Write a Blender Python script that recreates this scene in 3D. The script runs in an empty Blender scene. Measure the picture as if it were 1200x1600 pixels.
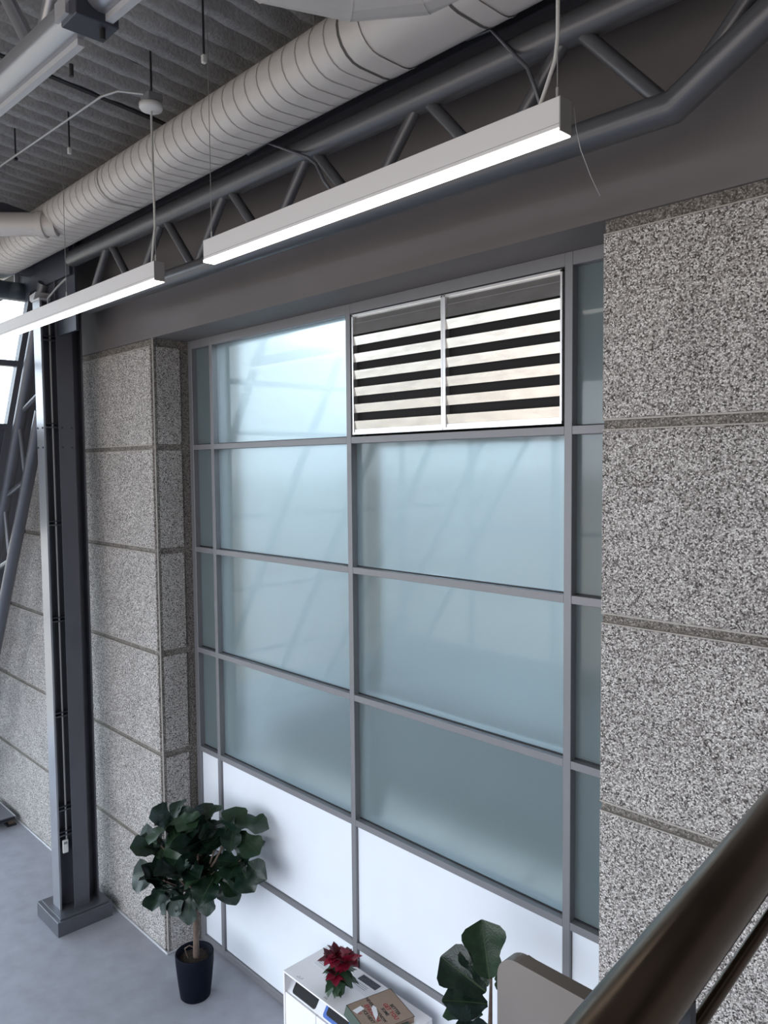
import bpy, bmesh, math, random
from mathutils import Vector, Matrix
random.seed(7)
SC = bpy.context.scene; COL = SC.collection
# ------------------------------------------------------------ camera
cd = bpy.data.cameras.new('camera'); cam = bpy.data.objects.new('camera', cd); COL.objects.link(cam)
cd.sensor_fit = 'HORIZONTAL'; cd.sensor_width = 36; cd.lens = 36 * 1225.77 / 1200; cd.clip_start = .02
YAW, PIT, ROL = .8072, -.0582, -.0092
fw = Vector((-math.sin(YAW) * math.cos(PIT), math.cos(YAW) * math.cos(PIT), math.sin(PIT)))
r0 = Vector((math.cos(YAW), math.sin(YAW), 0)); u0 = r0.cross(fw)
rt = r0 * math.cos(ROL) + u0 * math.sin(ROL); up = rt.cross(fw)
CP = Vector((4.542, -3.982, 4.798))
m = Matrix((rt, up, -fw)).transposed().to_4x4(); m.translation = CP
cam.matrix_world = m; SC.camera = cam
SC.view_settings.view_transform = 'Standard'; SC.view_settings.look = 'None'
SC.view_settings.gamma = 1; SC.view_settings.use_curve_mapping = False
SC.view_settings.exposure = 0.55
# ------------------------------------------------------------ world and daylight
W = bpy.data.worlds.new('sky'); SC.world = W; W.use_nodes = True
nt = W.node_tree; nt.nodes.clear()
o_ = nt.nodes.new('ShaderNodeOutputWorld'); bg = nt.nodes.new('ShaderNodeBackground')
tc = nt.nodes.new('ShaderNodeTexCoord'); sp = nt.nodes.new('ShaderNodeSeparateXYZ'); rp = nt.nodes.new('ShaderNodeValToRGB')
ma = nt.nodes.new('ShaderNodeMath'); ma.operation = 'MULTIPLY_ADD'; ma.inputs[1].default_value = .5; ma.inputs[2].default_value = .5
nt.links.new(tc.outputs['Generated'], sp.inputs[0]); nt.links.new(sp.outputs['Z'], ma.inputs[0]); nt.links.new(ma.outputs[0], rp.inputs[0])
e = rp.color_ramp.elements
e[0].position = 0.0; e[0].color = (.32, .29, .26, 1)      # the ground outside
e[1].position = 1.0; e[1].color = (.62, .78, 1, 1)
for p_, c_ in ((.488, (.34, .31, .28, 1)), (.50, (.88, .92, 1, 1)), (.62, (.86, .92, 1, 1))):
    k = e.new(p_); k.color = c_
nt.links.new(rp.outputs[0], bg.inputs[0]); bg.inputs[1].default_value = 3.6
nt.links.new(bg.outputs[0], o_.inputs[0])

def area(name, loc, rot, sx, sy, power, col):
    l = bpy.data.lights.new(name, 'AREA'); l.shape = 'RECTANGLE'; l.size = sx; l.size_y = sy
    l.energy = power; l.color = col
    o = bpy.data.objects.new(name, l); COL.objects.link(o); o.location = loc; o.rotation_euler = rot
    return o
# portals: they steer the sky light through the glazing on the south side (behind the camera) and the west side
pt = area('window_portal_south', (-.6, -9.98, 3.5), (math.radians(90), 0, 0), 19, 6, 1, (1, 1, 1)); pt.data.cycles.is_portal = True

# ------------------------------------------------------------ materials
M = {}
def mat(name, col, rough=.6, metal=0., spec=.5, coat=0., emit=None, estr=0., noise=0., nscale=20., bump=0., bscale=200.,
        trans=0., coord='Object', stretch=None):
    m = bpy.data.materials.new(name); m.use_nodes = True; n = m.node_tree; b = n.nodes['Principled BSDF']
    b.inputs['Base Color'].default_value = (*col, 1); b.inputs['Roughness'].default_value = rough
    b.inputs['Metallic'].default_value = metal; b.inputs['Specular IOR Level'].default_value = spec
    b.inputs['Coat Weight'].default_value = coat; b.inputs['Coat Roughness'].default_value = .04
    b.inputs['Transmission Weight'].default_value = trans
    if emit: b.inputs['Emission Color'].default_value = (*emit, 1); b.inputs['Emission Strength'].default_value = estr
    tcn = n.nodes.new('ShaderNodeTexCoord'); src = tcn.outputs[coord]
    if stretch:
        mp = n.nodes.new('ShaderNodeMapping'); mp.inputs['Scale'].default_value = stretch
        n.links.new(src, mp.inputs[0]); src = mp.outputs[0]
    if noise:
        t = n.nodes.new('ShaderNodeTexNoise'); t.inputs['Scale'].default_value = nscale; t.inputs['Detail'].default_value = 5
        n.links.new(src, t.inputs['Vector'])
        r = n.nodes.new('ShaderNodeMapRange'); r.inputs[1].default_value = .3; r.inputs[2].default_value = .7
        r.inputs[3].default_value = 1 - noise; r.inputs[4].default_value = 1 + noise
        n.links.new(t.outputs['Fac'], r.inputs[0])
        v = n.nodes.new('ShaderNodeVectorMath'); v.operation = 'SCALE'; v.inputs[0].default_value = col
        n.links.new(r.outputs[0], v.inputs['Scale']); n.links.new(v.outputs[0], b.inputs['Base Color'])
    if bump:
        t = n.nodes.new('ShaderNodeTexNoise'); t.inputs['Scale'].default_value = bscale; t.inputs['Detail'].default_value = 4
        n.links.new(src, t.inputs['Vector'])
        bp = n.nodes.new('ShaderNodeBump'); bp.inputs['Strength'].default_value = bump; bp.inputs['Distance'].default_value = .01
        n.links.new(t.outputs['Fac'], bp.inputs['Height']); n.links.new(bp.outputs[0], b.inputs['Normal'])
    M[name] = m; return m

def aggregate(name, ramp, scale, bump):
    m = bpy.data.materials.new(name); m.use_nodes = True; n = m.node_tree; b = n.nodes['Principled BSDF']
    b.inputs['Roughness'].default_value = .75; b.inputs['Specular IOR Level'].default_value = .3
    g = n.nodes.new('ShaderNodeNewGeometry')
    v = n.nodes.new('ShaderNodeTexVoronoi'); v.inputs['Scale'].default_value = scale
    n.links.new(g.outputs['Position'], v.inputs['Vector'])
    s = n.nodes.new('ShaderNodeSeparateColor'); n.links.new(v.outputs['Color'], s.inputs[0])
    r = n.nodes.new('ShaderNodeValToRGB'); e = r.color_ramp.elements
    e[0].position = 0; e[0].color = (*ramp[0][1], 1); e[1].position = 1; e[1].color = (*ramp[-1][1], 1)
    for p, c in ramp[1:-1]:
        k = e.new(p); k.color = (*c, 1)
    n.links.new(s.outputs[0], r.inputs[0])
    # darker mortar between the stones
    mr = n.nodes.new('ShaderNodeMapRange'); mr.inputs[1].default_value = .35; mr.inputs[2].default_value = .75
    mr.inputs[3].default_value = 1; mr.inputs[4].default_value = .55
    n.links.new(v.outputs['Distance'], mr.inputs[0])
    t = n.nodes.new('ShaderNodeTexNoise'); t.inputs['Scale'].default_value = 2.5; t.inputs['Detail'].default_value = 3
    n.links.new(g.outputs['Position'], t.inputs['Vector'])
    mr2 = n.nodes.new('ShaderNodeMapRange'); mr2.inputs[1].default_value = .3; mr2.inputs[2].default_value = .7
    mr2.inputs[3].default_value = .92; mr2.inputs[4].default_value = 1.08
    n.links.new(t.outputs['Fac'], mr2.inputs[0])
    mu = n.nodes.new('ShaderNodeMath'); mu.operation = 'MULTIPLY'
    n.links.new(mr.outputs[0], mu.inputs[0]); n.links.new(mr2.outputs[0], mu.inputs[1])
    sc = n.nodes.new('ShaderNodeVectorMath'); sc.operation = 'SCALE'
    n.links.new(r.outputs[0], sc.inputs[0]); n.links.new(mu.outputs[0], sc.inputs['Scale'])
    n.links.new(sc.outputs[0], b.inputs['Base Color'])
    iv = n.nodes.new('ShaderNodeMath'); iv.operation = 'SUBTRACT'; iv.inputs[0].default_value = 1
    n.links.new(v.outputs['Distance'], iv.inputs[1])
    bp = n.nodes.new('ShaderNodeBump'); bp.inputs['Strength'].default_value = bump; bp.inputs['Distance'].default_value = .006
    n.links.new(iv.outputs[0], bp.inputs['Height']); n.links.new(bp.outputs[0], b.inputs['Normal'])
    M[name] = m
aggregate('aggregate', [(0, (.06, .052, .048)), (.12, (.14, .124, .116)), (.32, (.35, .32, .305)), (.65, (.58, .545, .52)), (1, (.92, .90, .87))], 140, .7)
aggregate('groove', [(0, (.09, .08, .072)), (.4, (.21, .19, .17)), (.8, (.31, .285, .26)), (1, (.48, .45, .42))], 130, .4)
mat('lip', (.42, .39, .36), .8, noise=.1, nscale=30)
mat('header_paint', (.165, .150, .150), .62, noise=.04, nscale=3, bump=.05, bscale=8)
mat('insulation', (.36, .352, .35), .95, noise=.16, nscale=40, bump=.6, bscale=60)
mat('floor_vinyl', (.34, .345, .385), .55, noise=.09, nscale=5.5, bump=.04, bscale=60)
mat('frame_metal', (.225, .225, .24), .42, .25, noise=.03, nscale=3)
mat('steel_paint', (.125, .13, .15), .34, .45, noise=.05, nscale=3)
mat('steel_dark', (.055, .06, .08), .45, .3)
mat('pipe_paint', (.115, .117, .128), .34, .45)
mat('steel_bright', (.34, .345, .37), .30, .6)
mat('duct_paint', (.66, .62, .59), .5, .1, noise=.03, nscale=4)
mat('duct_seam', (.34, .32, .31), .7)
mat('duct_gap', (.10, .095, .09), .8)
mat('lamp_housing', (.74, .72, .72), .5)
mat('lamp_end', (.30, .29, .28), .6)
mat('lamp_diffuser', (1, 1, 1), .5, emit=(1, .93, .84), estr=3.6)
mat('white_panel', (.80, .84, .90), .45, coat=.25, noise=.015, nscale=3)
mat('white_laminate', (.88, .86, .87), .45, coat=.15)
mat('white_plastic', (.75, .74, .72), .5)
mat('aluminium', (.66, .64, .61), .24, 1., noise=.10, nscale=5, bump=.08, bscale=9, stretch=(1, 1, 3))
mat('aluminium_trim', (.85, .85, .86), .3, .85)
mat('black_void', (.008, .008, .009), .8)
mat('rubber_black', (.012, .013, .016), .5)
mat('cable_white', (.6, .6, .58), .6)
mat('cable_grey', (.30, .30, .30), .5)
mat('galvanised', (.52, .52, .52), .4, .5)
mat('rod_black', (.02, .02, .022), .5)
mat('pot_black', (.004, .006, .013), .6, spec=.1)
mat('soil', (.035, .022, .016), .95, noise=.5, nscale=60, bump=1, bscale=90)
mat('bark', (.12, .085, .065), .85, noise=.25, nscale=40, bump=.6, bscale=90)
mat('leaf_dark', (.007, .020, .012), .34, noise=.3, nscale=9, bump=.25, bscale=30)
mat('leaf_mid', (.013, .036, .015), .38, noise=.3, nscale=9, bump=.25, bscale=30)
mat('leaf_vein', (.04, .075, .03), .5)
mat('bract_red', (.21, .003, .022), .5, noise=.3, nscale=30)
mat('bract_deep', (.10, .002, .012), .5, noise=.3, nscale=30)
mat('leaf_poin', (.016, .05, .02), .5, noise=.2, nscale=30)
mat('bronze', (.13, .10, .075), .24, .9, noise=.12, nscale=8)
mat('plate_steel', (.27, .25, .235), .42, .85, noise=.05, nscale=6)
mat('cardboard', (.30, .215, .16), .8, noise=.04, nscale=30)
mat('box_green', (.07, .10, .08), .7)
mat('ink_black', (.025, .022, .02), .8)
mat('ink_red', (.30, .02, .03), .8)
mat('ink_grey', (.22, .22, .24), .8)
mat('paper', (.78, .78, .80), .8)
mat('photo_dark', (.05, .06, .075), .6, noise=.6, nscale=70)
mat('bin_blue', (.02, .10, .42), .45)
mat('bench_top', (.17, .175, .20), .5)
mat('pale_metal', (.55, .55, .57), .45, .3)
mat('exterior_tile', (.52, .47, .41), .9, noise=.1, nscale=6)
mat('exterior_joint', (.10, .09, .085), .9)
mat('exterior_wall', (.66, .68, .68), .9, noise=.08, nscale=1.2)
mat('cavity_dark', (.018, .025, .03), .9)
mat('deck_dark', (.03, .03, .033), .9)

# frosted, faintly green glass: rough see-through body under a clear glossy face
g = bpy.data.materials.new('frosted_glass'); g.use_nodes = True; n = g.node_tree; b = n.nodes['Principled BSDF']
b.inputs['Base Color'].default_value = (.67, .81, .84, 1); b.inputs['Roughness'].default_value = .30
b.inputs['Transmission Weight'].default_value = .88; b.inputs['IOR'].default_value = 1.3
b.inputs['Coat Weight'].default_value = .5; b.inputs['Coat Roughness'].default_value = .03; b.inputs['Coat IOR'].default_value = 1.5
M['frosted_glass'] = g
g = bpy.data.materials.new('clear_glass'); g.use_nodes = True; n = g.node_tree
gt = n.nodes.new('ShaderNodeBsdfTransparent'); gt.inputs[0].default_value = (.93, .97, .98, 1)
gg = n.nodes.new('ShaderNodeBsdfGlossy'); gg.inputs['Roughness'].default_value = .02
mx = n.nodes.new('ShaderNodeMixShader')
mx.inputs[0].default_value = .08; n.links.new(gt.outputs[0], mx.inputs[1]); n.links.new(gg.outputs[0], mx.inputs[2])
n.links.new(mx.outputs[0], n.nodes['Material Output'].inputs[0]); M['clear_glass'] = g

# ------------------------------------------------------------ mesh helpers
class MB:
    def __init__(s): s.v = []; s.f = []; s.m = []; s.sm = []
    def add(s, vs, fs, mi=0, smooth=False):
        o = len(s.v); s.v += [tuple(v) for v in vs]
        for f in fs: s.f.append(tuple(i + o for i in f)); s.m.append(mi); s.sm.append(smooth)
        return s
    def box(s, x0, x1, y0, y1, z0, z1, mi=0, c=0.):
        if c <= 0:
            vs = [(x, y, z) for x in (x0, x1) for y in (y0, y1) for z in (z0, z1)]
            return s.add(vs, [(0, 1, 3, 2), (4, 6, 7, 5), (0, 4, 5, 1), (2, 3, 7, 6), (0, 2, 6, 4), (1, 5, 7, 3)], mi)
        bm = bmesh.new(); bmesh.ops.create_cube(bm, size=1)
        for v in bm.verts:
            v.co = Vector(((x0 + x1) / 2 + v.co.x * (x1 - x0), (y0 + y1) / 2 + v.co.y * (y1 - y0), (z0 + z1) / 2 + v.co.z * (z1 - z0)))
        bmesh.ops.bevel(bm, geom=bm.edges[:], offset=c, segments=1, affect='EDGES')
        bm.verts.ensure_lookup_table()
        s.add([v.co[:] for v in bm.verts], [[v.index for v in f.verts] for f in bm.faces], mi); bm.free(); return s
    def prism(s, pts, axis, a, b, mi=0):
        # pts: 2D outline; extruded along axis from a to b
        def P(p, t):
            return {'x': (t, p[0], p[1]), 'y': (p[0], t, p[1]), 'z': (p[0], p[1], t)}[axis]
        k = len(pts); vs = [P(p, a) for p in pts] + [P(p, b) for p in pts]
        fs = [tuple(range(k)), tuple(range(2 * k - 1, k - 1, -1))] + [(i, (i + 1) % k, k + (i + 1) % k, k + i) for i in range(k)]
        return s.add(vs, fs, mi)
    def tube(s, pts, r, seg=12, mi=0, caps=True, smooth=True):
        pts = [Vector(p) for p in pts]; rr = r if isinstance(r, (list, tuple)) else [r] * len(pts)
        d0 = (pts[1] - pts[0]).normalized(); a = d0.orthogonal().normalized()
        rings = []
        for i, p in enumerate(pts):
            if i == 0: d = d0
            elif i == len(pts) - 1: d = (pts[i] - pts[i - 1]).normalized()
            else: d = ((pts[i] - pts[i - 1]).normalized() + (pts[i + 1] - pts[i]).normalized()).normalized()
            a = (a - d * a.dot(d)).normalized(); bb = d.cross(a)
            k = 1.
            if 0 < i < len(pts) - 1:
                k = 1 / max(.5, d.dot((pts[i] - pts[i - 1]).normalized()))
            rings.append([p + (a * math.cos(t) + bb * math.sin(t)) * rr[i] * 1 for t in [2 * math.pi * j / seg for j in range(seg)]])
        vs = [v for r_ in rings for v in r_]; fs = []
        for i in range(len(pts) - 1):
            for j in range(seg):
                fs.append((i * seg + j, i * seg + (j + 1) % seg, (i + 1) * seg + (j + 1) % seg, (i + 1) * seg + j))
        s.add(vs, fs, mi, smooth)
        if caps:
            s.add(rings[0], [tuple(range(seg - 1, -1, -1))], mi); s.add(rings[-1], [tuple(range(seg))], mi)
        return s
    def lathe(s, prof, c, seg=32, mi=0, smooth=True):
        vs = []; fs = []
        for (r, z) in prof:
            for j in range(seg):
                t = 2 * math.pi * j / seg; vs.append((c[0] + r * math.cos(t), c[1] + r * math.sin(t), c[2] + z))
        for i in range(len(prof) - 1):
            for j in range(seg):
                fs.append((i * seg + j, i * seg + (j + 1) % seg, (i + 1) * seg + (j + 1) % seg, (i + 1) * seg + j))
        return s.add(vs, fs, mi, smooth)
    def build(s, name, mats, parent=None):
        me = bpy.data.meshes.new(name); me.from_pydata(s.v, [], s.f)
        for mm in (mats if isinstance(mats, (list, tuple)) else [mats]): me.materials.append(M[mm])
        for p, mi, sm in zip(me.polygons, s.m, s.sm): p.material_index = mi; p.use_smooth = sm
        bm = bmesh.new(); bm.from_mesh(me); bmesh.ops.recalc_face_normals(bm, faces=bm.faces[:]); bm.to_mesh(me); bm.free()
        o = bpy.data.objects.new(name, me); COL.objects.link(o)
        if parent:
            o.parent = parent; o.matrix_parent_inverse = PINV[parent.name] if parent.name in PINV else parent.matrix_world.inverted()
        return o
PINV = {}
def place(o, loc):  # an Empty sits at its thing's base; children keep world coordinates
    o.location = loc; PINV[o.name] = Matrix.Translation(-Vector(loc))
def thing(name, loc, label, cat, group=None):
    o = bpy.data.objects.new(name, None); COL.objects.link(o); o.empty_display_size = .1; place(o, loc)
    o['label'] = label; o['category'] = cat
    if group: o['group'] = group
    return o
def tag(o, label, cat, group=None):
    o['label'] = label; o['category'] = cat
    if group: o['group'] = group
    return o
def struct(name, loc=(0, 0, 0)):
    o = bpy.data.objects.new(name, None); COL.objects.link(o); place(o, loc); o['kind'] = 'structure'; return o
def S(o): o['kind'] = 'structure'; return o
def tube(name, mats, pts, r, parent=None, seg=12): return MB().tube(pts, r, seg).build(name, mats, parent)
def text(name, body, size, mtx, matname, parent, ext=.0004):
    cu = bpy.data.curves.new(name, 'FONT'); cu.body = body; cu.size = size; cu.extrude = ext; cu.resolution_u = 2
    cu.align_x = 'CENTER'; cu.align_y = 'CENTER'; cu.offset = size * .02
    t = bpy.data.objects.new('t', cu); COL.objects.link(t)
    me = bpy.data.meshes.new_from_object(t.evaluated_get(bpy.context.evaluated_depsgraph_get()))
    bpy.data.objects.remove(t); me.transform(mtx); me.materials.clear(); me.materials.append(M[matname])
    o = bpy.data.objects.new(name, me); COL.objects.link(o); o.parent = parent
    if parent.name in PINV: o.matrix_parent_inverse = PINV[parent.name]
    return o

def xw(z): return -4.62 - .63 * (6.03 - z)      # the sloping west end wall
ROOF0 = 7.36
def roof(y): return ROOF0 + .086 * (-y - .37)
# ============================================================ SETTING
fl = S(MB().box(-10.2, 9, -10.2, .02, -.2, 0).build('floor', 'floor_vinyl'))
# ceiling: ribbed metal deck under sprayed insulation, ribs run towards the wall
def make_ceiling():
    bmv = MB(); P = .2; x = -6.0; prof = []
    while x < 8.8:
        for dx, dz in ((0, 0), (.07, .0), (.088, .085), (.13, .10), (.172, .085), (.19, .004)): prof.append((x + dx, dz))
        x += P
    ys = [-.3 - .09 * i for i in range(0, 34)] + [-3.6 - .6 * i for i in range(12)]
    vs = []; fs = []; k = len(prof)
    for y in ys:
        for (px, dz) in prof:
            n1 = random.uniform(-.009, .009); n2 = random.uniform(-.008, .008)
            vs.append((px + n1, y, roof(y) + dz + n2))
    for i in range(len(ys) - 1):
        for j in range(k - 1):
            fs.append((i * k + j, i * k + j + 1, (i + 1) * k + j + 1, (i + 1) * k + j))
    bmv.add(vs, fs, 0, True)
    o = bmv.build('ceiling', 'insulation'); S(o)
    r = MB(); r.add([(-10.2, .3, roof(.3) + .12), (9, .3, roof(.3) + .12), (9, -10.2, roof(-10.2) + .12), (-10.2, -10.2, roof(-10.2) + .12),
                     (-10.2, .3, roof(.3) + .2), (9, .3, roof(.3) + .2), (9, -10.2, roof(-10.2) + .2), (-10.2, -10.2, roof(-10.2) + .2)],
                    [(0, 1, 2, 3), (4, 5, 6, 7), (0, 1, 5, 4), (1, 2, 6, 5), (2, 3, 7, 6), (3, 0, 4, 7)])
    r.build('roof_slab', 'deck_dark', o)
    q = MB()
    q.prism([(-1.02, 0), (-.98, 0), (-.98, .03), (-1.02, .03)], 'y', -.4, -3.0)
    for i, v in enumerate(q.v): q.v[i] = (v[0], v[1], roof(v[1]) + v[2] - .012)
    q.build('deck_joint', 'deck_dark', o)
make_ceiling()

YF = -.369; GD = .02      # wall face, groove depth
XL, XR = -2.375, 2.395    # edges of the opening
core = YF + GD
def wall_part(name, x0, x1, cuts, side):
    w = struct(name, ((x0 + x1) / 2, 0, 0))
    xe = x1 - (.02 if side < 0 else 0)
    if side < 0:     # its west end follows the slope of the end wall
        MB().prism([(xw(0) - .1, 0), (xe, 0), (xe, 6.03), (xw(6.03) - .1, 6.03)], 'y', core, .25).build('wall_core', 'groove', w)
    else: MB().box(x0, xe, core, .25, 0, 6.03).build('wall_core', 'groove', w)
    lipm = MB()
    for (a, b_) in cuts:
        for z in range(6):
            z0, z1 = z + .030, z + 1 - .030
            if z == 0: z0 = .0
            if z == 5: z1 = 5.955
            a_ = max(a, xw(z1) - .1) if side < 0 else a
            if a_ > b_ - .1: continue
            if side < 0 and a < xw(z0): MB().prism([(xw(z0) - .1, z0), (b_, z0), (b_, z1), (xw(z1) - .1, z1)], 'y', YF, core + .004).build('concrete_panel', 'aggregate', w)
            else: MB().box(a_, b_, YF, core + .004, z0, z1, c=.004).build('concrete_panel', 'aggregate', w)
            lipm.box(a_, b_, YF + .001, core + .004, z0 - .009, z0 + .0)
            lipm.box(a_, b_, YF + .001, core + .004, z1 - .0, z1 + .007)
    o = lipm.build('joint_lip', 'lip', w); o['kind'] = 'stuff'
    return w
wl = wall_part('wall_left', -10.0, XL, [(-10.0, -7.5), (-7.49, -5.0), (-4.99, XL - .062)], -1)
MB().box(XL - .022, XL - .002, YF + .002, YF + .035, 0, 6.03).build('corner_post', 'groove', wl)
MB().box(XL - .008, XL, YF, YF + .008, 0, 6.03).build('corner_lip', 'lip', wl)
# return face of the left pier, towards the opening
for z in range(6):
    z0, z1 = z + .03, z + .97
    if z == 0: z0 = 0
    if z == 5: z1 = 5.955
    MB().box(XL - .03, XL, YF + .035, -.085, z0, z1, c=.004).build('concrete_panel', 'aggregate', wl)
wr = wall_part('wall_right', XR, 9.0, [(XR + .0, 5.2), (5.21, 9.0)], 1)
# header over the opening, reaching up to the roof
hd = S(MB().box(-4.6, 9, YF - .004, .25, 6.03, 7.56).build('trim_1', 'header_paint'))
# floor trim beads
S(MB().box(-10, XL + .012, YF - .022, YF, 0, .022, c=.004).build('baseboard_left', 'pale_metal'))
S(MB().box(XL, XL + .014, YF - .02, -.03, 0, .022, c=.004).build('baseboard_return', 'pale_metal'))
# the far sides of the room (behind and beside the camera)
ws = struct('wall_south', (0, -10, 0))
MB().box(-10.2, 9, -10.2, -10.0, 0, .5).build('sill_wall', 'header_paint', ws)
MB().box(-10.2, 9, -10.2, -10.0, 6.5, 8.5).build('upper_wall', 'header_paint', ws)
for i in range(9):
    x = -9.6 + i * 2.3
    MB().box(x - .05, x + .05, -10.15, -10.02, .5, 6.5).build('mullion', 'frame_metal', ws)
MB().box(-10.2, 9, -10.12, -10.05, 3.3, 3.4).build('transom', 'frame_metal', ws)
S(MB().box(8.9, 9.0, -10.2, .2, 0, 8.5).build('wall_east', 'header_paint'))

# ============================================================ WINDOW 1 : curtain wall in the opening
w1 = struct('window_1', (0, 0, 0))
MW = .026
def mullion(x0, x1, z0=0, z1=6.029): MB().box(x0, x1, 0, .16, z0, z1, c=.002).build('mullion', 'frame_metal', w1)
mxs = [(-1.985, -1.935), (-.026, .026), (1.925, 1.978)]
mullion(XL, -2.305); mullion(2.345, XR - .002)
for a, b_ in mxs: mullion(a, b_)
bays = [(-2.305, -1.985), (-1.935, -.026), (.026, 1.925), (1.978, 2.345)]
for (a, b_) in bays:
    MB().box(a, b_, .001, .158, 5.950, 6.029, c=.002).build('head_rail', 'frame_metal', w1)
    for z in (5, 4, 3, 2, 1):
        MB().box(a, b_, .001, .158, z - .026, z + .024, c=.002).build('transom', 'frame_metal', w1)
    MB().box(a, b_, .001, .158, 0, .07, c=.002).build('sill_rail', 'frame_metal', w1)
    for z in (5, 4, 3, 2):
        if z == 5 and a == .026: continue
        MB().box(a - .004, b_ + .004, .055, .067, z + .02, (5.95 if z == 5 else z + .98)).build('glass_pane', 'frosted_glass', w1)
        MB().box(a, b_, .046, .055, z + .024, z + .032).build('gasket', 'rubber_black', w1)
    for (z0, z1) in ((1.024, 1.974), (.07, .974)):
        MB().box(a + .004, b_ - .003, .022, .05, z0 + .004, z1 - .004, c=.002).build('spandrel_panel', 'white_panel', w1)
for x in (-2.345, -1.96, 0, 1.95):
    MB().box(x - .02, x + .02, .165, .32, 1.95, 6.2).build('shade_fin', 'cavity_dark', w1)  # unseen dark fins, added to darken the left edge of each pane
MB().box(-2.36, -1.98, .24, .27, 1.95, 6.2).build('shade_panel', 'cavity_dark', w1)  # added dark backing on both sides, so the narrow bays look darker
MB().box(1.97, 2.38, .24, .27, 1.95, 6.2).build('shade_panel', 'cavity_dark', w1)
# the space seen dimly through the glass: paving, an added dark block and the light well's sides
ex = struct('exterior_1', (0, 1, 1.5))
MB().box(-2.45, 2.45, .52, 2.6, 1.60, 1.66).build('paving_bed', 'exterior_joint', ex)
for i in range(7):
    for j in range(3):
        x = -2.45 + i * .72; y = .53 + j * .69
        MB().box(x, x + .69, y, y + .66, 1.66, 1.685, c=.004).build('paving_slab', 'exterior_tile', ex)
MB().box(-2.7, -2.45, .26, 2.8, 1.6, 6.3).build('well_side', 'exterior_wall', ex)
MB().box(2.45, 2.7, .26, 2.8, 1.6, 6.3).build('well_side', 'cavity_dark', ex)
MB().box(-2.45, 2.45, 1.05, 2.6, 1.69, 2.05).build('dark_block', 'cavity_dark', ex)  # unseen dark block, added so the lowest panes look darker
MB().box(-2.7, 2.7, 2.6, 2.8, 1.6, 5.4).build('well_wall', 'exterior_wall', ex)
MB().box(.03, 1.92, .17, .30, 4.95, 6.0).build('louvre_plenum', 'black_void', ex)

# ============================================================ LOUVRE
lv = thing('louver_vent', (.97, 0, 5.03), 'polished aluminium louvre vent in two bays, set into the top of the grey window grid', 'vent')
def louvre_bay(x0, x1):
    t = .013
    f = MB(); f.box(x0, x0 + t, -.002, .06, 5.045, 5.938); f.box(x1 - t, x1, -.002, .06, 5.045, 5.938)
    f.box(x0, x1, -.002, .06, 5.926, 5.940); f.box(x0, x1, -.004, .06, 5.040, 5.054)
    f.box(x0 + t, x1 - t, .006, .05, 5.054, 5.078)
    f.build('louver_frame', 'aluminium_trim', lv)
    MB().prism([(.004, 5.79), (.020, 5.926), (.024, 5.926), (.008, 5.79)], 'x', x0 + t, x1 - t).build('blank_panel', 'aluminium', lv)
    MB().box(x0 + t, x1 - t, .0118, .014, 5.872, 5.876).build('crease', 'ink_grey', lv)
    for k in range(6):
        zt = 5.775 - k * .1265
        # blade: face leaning out at its foot, with a bright nose
        MB().prism([(.004, zt), (.013, zt - .064), (.017, zt - .064), (.010, zt + .002), (.034, zt + .006), (.034, zt + .010)], 'x', x0 + t, x1 - t).build('blade', 'aluminium', lv)
    MB().box(x0 + t, x1 - t, .040, .045, 5.04, 5.93).build('bird_screen', 'black_void', lv)
louvre_bay(.048, .966); louvre_bay(.980, 1.908)
MB().box(.966, .980, .0, .05, 5.04, 5.94).build('centre_mullion', 'aluminium_trim', lv)
MB().box(.030, .048, .02, .10, 5.03, 5.95).build('shadow_gap', 'black_void', lv)
MB().box(1.908, 1.925, .02, .10, 5.03, 5.95).build('shadow_gap', 'black_void', lv)

# ============================================================ WINDOW 2 : sloping glazed end wall on the left
w2 = struct('window_2', (-6, -4, 0))
def slope_box(name, mt, y0, y1, z0, z1, off0, off1):
    v = []
    for y in (y0, y1):
        for z in (z0, z1):
            for o in (off0, off1): v.append((xw(z) - o, y, z))
    return MB().add(v, [(0, 1, 3, 2), (4, 6, 7, 5), (0, 4, 5, 1), (2, 3, 7, 6), (0, 2, 6, 4), (1, 5, 7, 3)]).build(name, mt, w2)
zs = [0, 1.35, 2.7, 4.0, 5.27, 5.95, 6.85]
yms = [-.78, -2.2, -3.62, -5.04, -6.46, -7.88, -9.3]
for y in yms: slope_box('mullion', 'steel_paint', y - .035, y + .035, 0, 7.2, 0, .12)
slope_box('edge_frame', 'steel_paint', -.62, -.36, 0, 7.2, .02, .14)
for k, z in enumerate(zs):
    for i in range(len(yms) - 1):
        slope_box('transom', 'steel_paint', yms[i + 1] + .035, yms[i] - .035, z, z + .06, .01, .11)
for i in range(len(yms) - 1):
    slope_box('glass_pane', 'clear_glass', yms[i + 1] + .035, yms[i] - .035, 5.33, 5.95, .05, .06)
    slope_box('glass_pane', 'clear_glass', yms[i + 1] + .035, yms[i] - .035, 6.01, 6.85, .05, .06)
    slope_box('spandrel_panel' if i == 0 else 'glass_pane', 'steel_paint' if i == 0 else 'clear_glass', yms[i + 1] + .035, yms[i] - .035, 4.06, 5.27, .05, .09)
    for z0, z1 in ((.06, 1.35), (1.41, 2.7), (2.76, 4.0)):
        slope_box('glass_pane', 'clear_glass', yms[i + 1] + .035, yms[i] - .035, z0, z1, .05, .06)
slope_box('head_panel', 'steel_paint', -9.9, -.36, 6.91, 7.9, .03, .12)
slope_box('side_panel', 'steel_dark', -.78, -.62, 0, 6.9, .05, .12)

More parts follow.
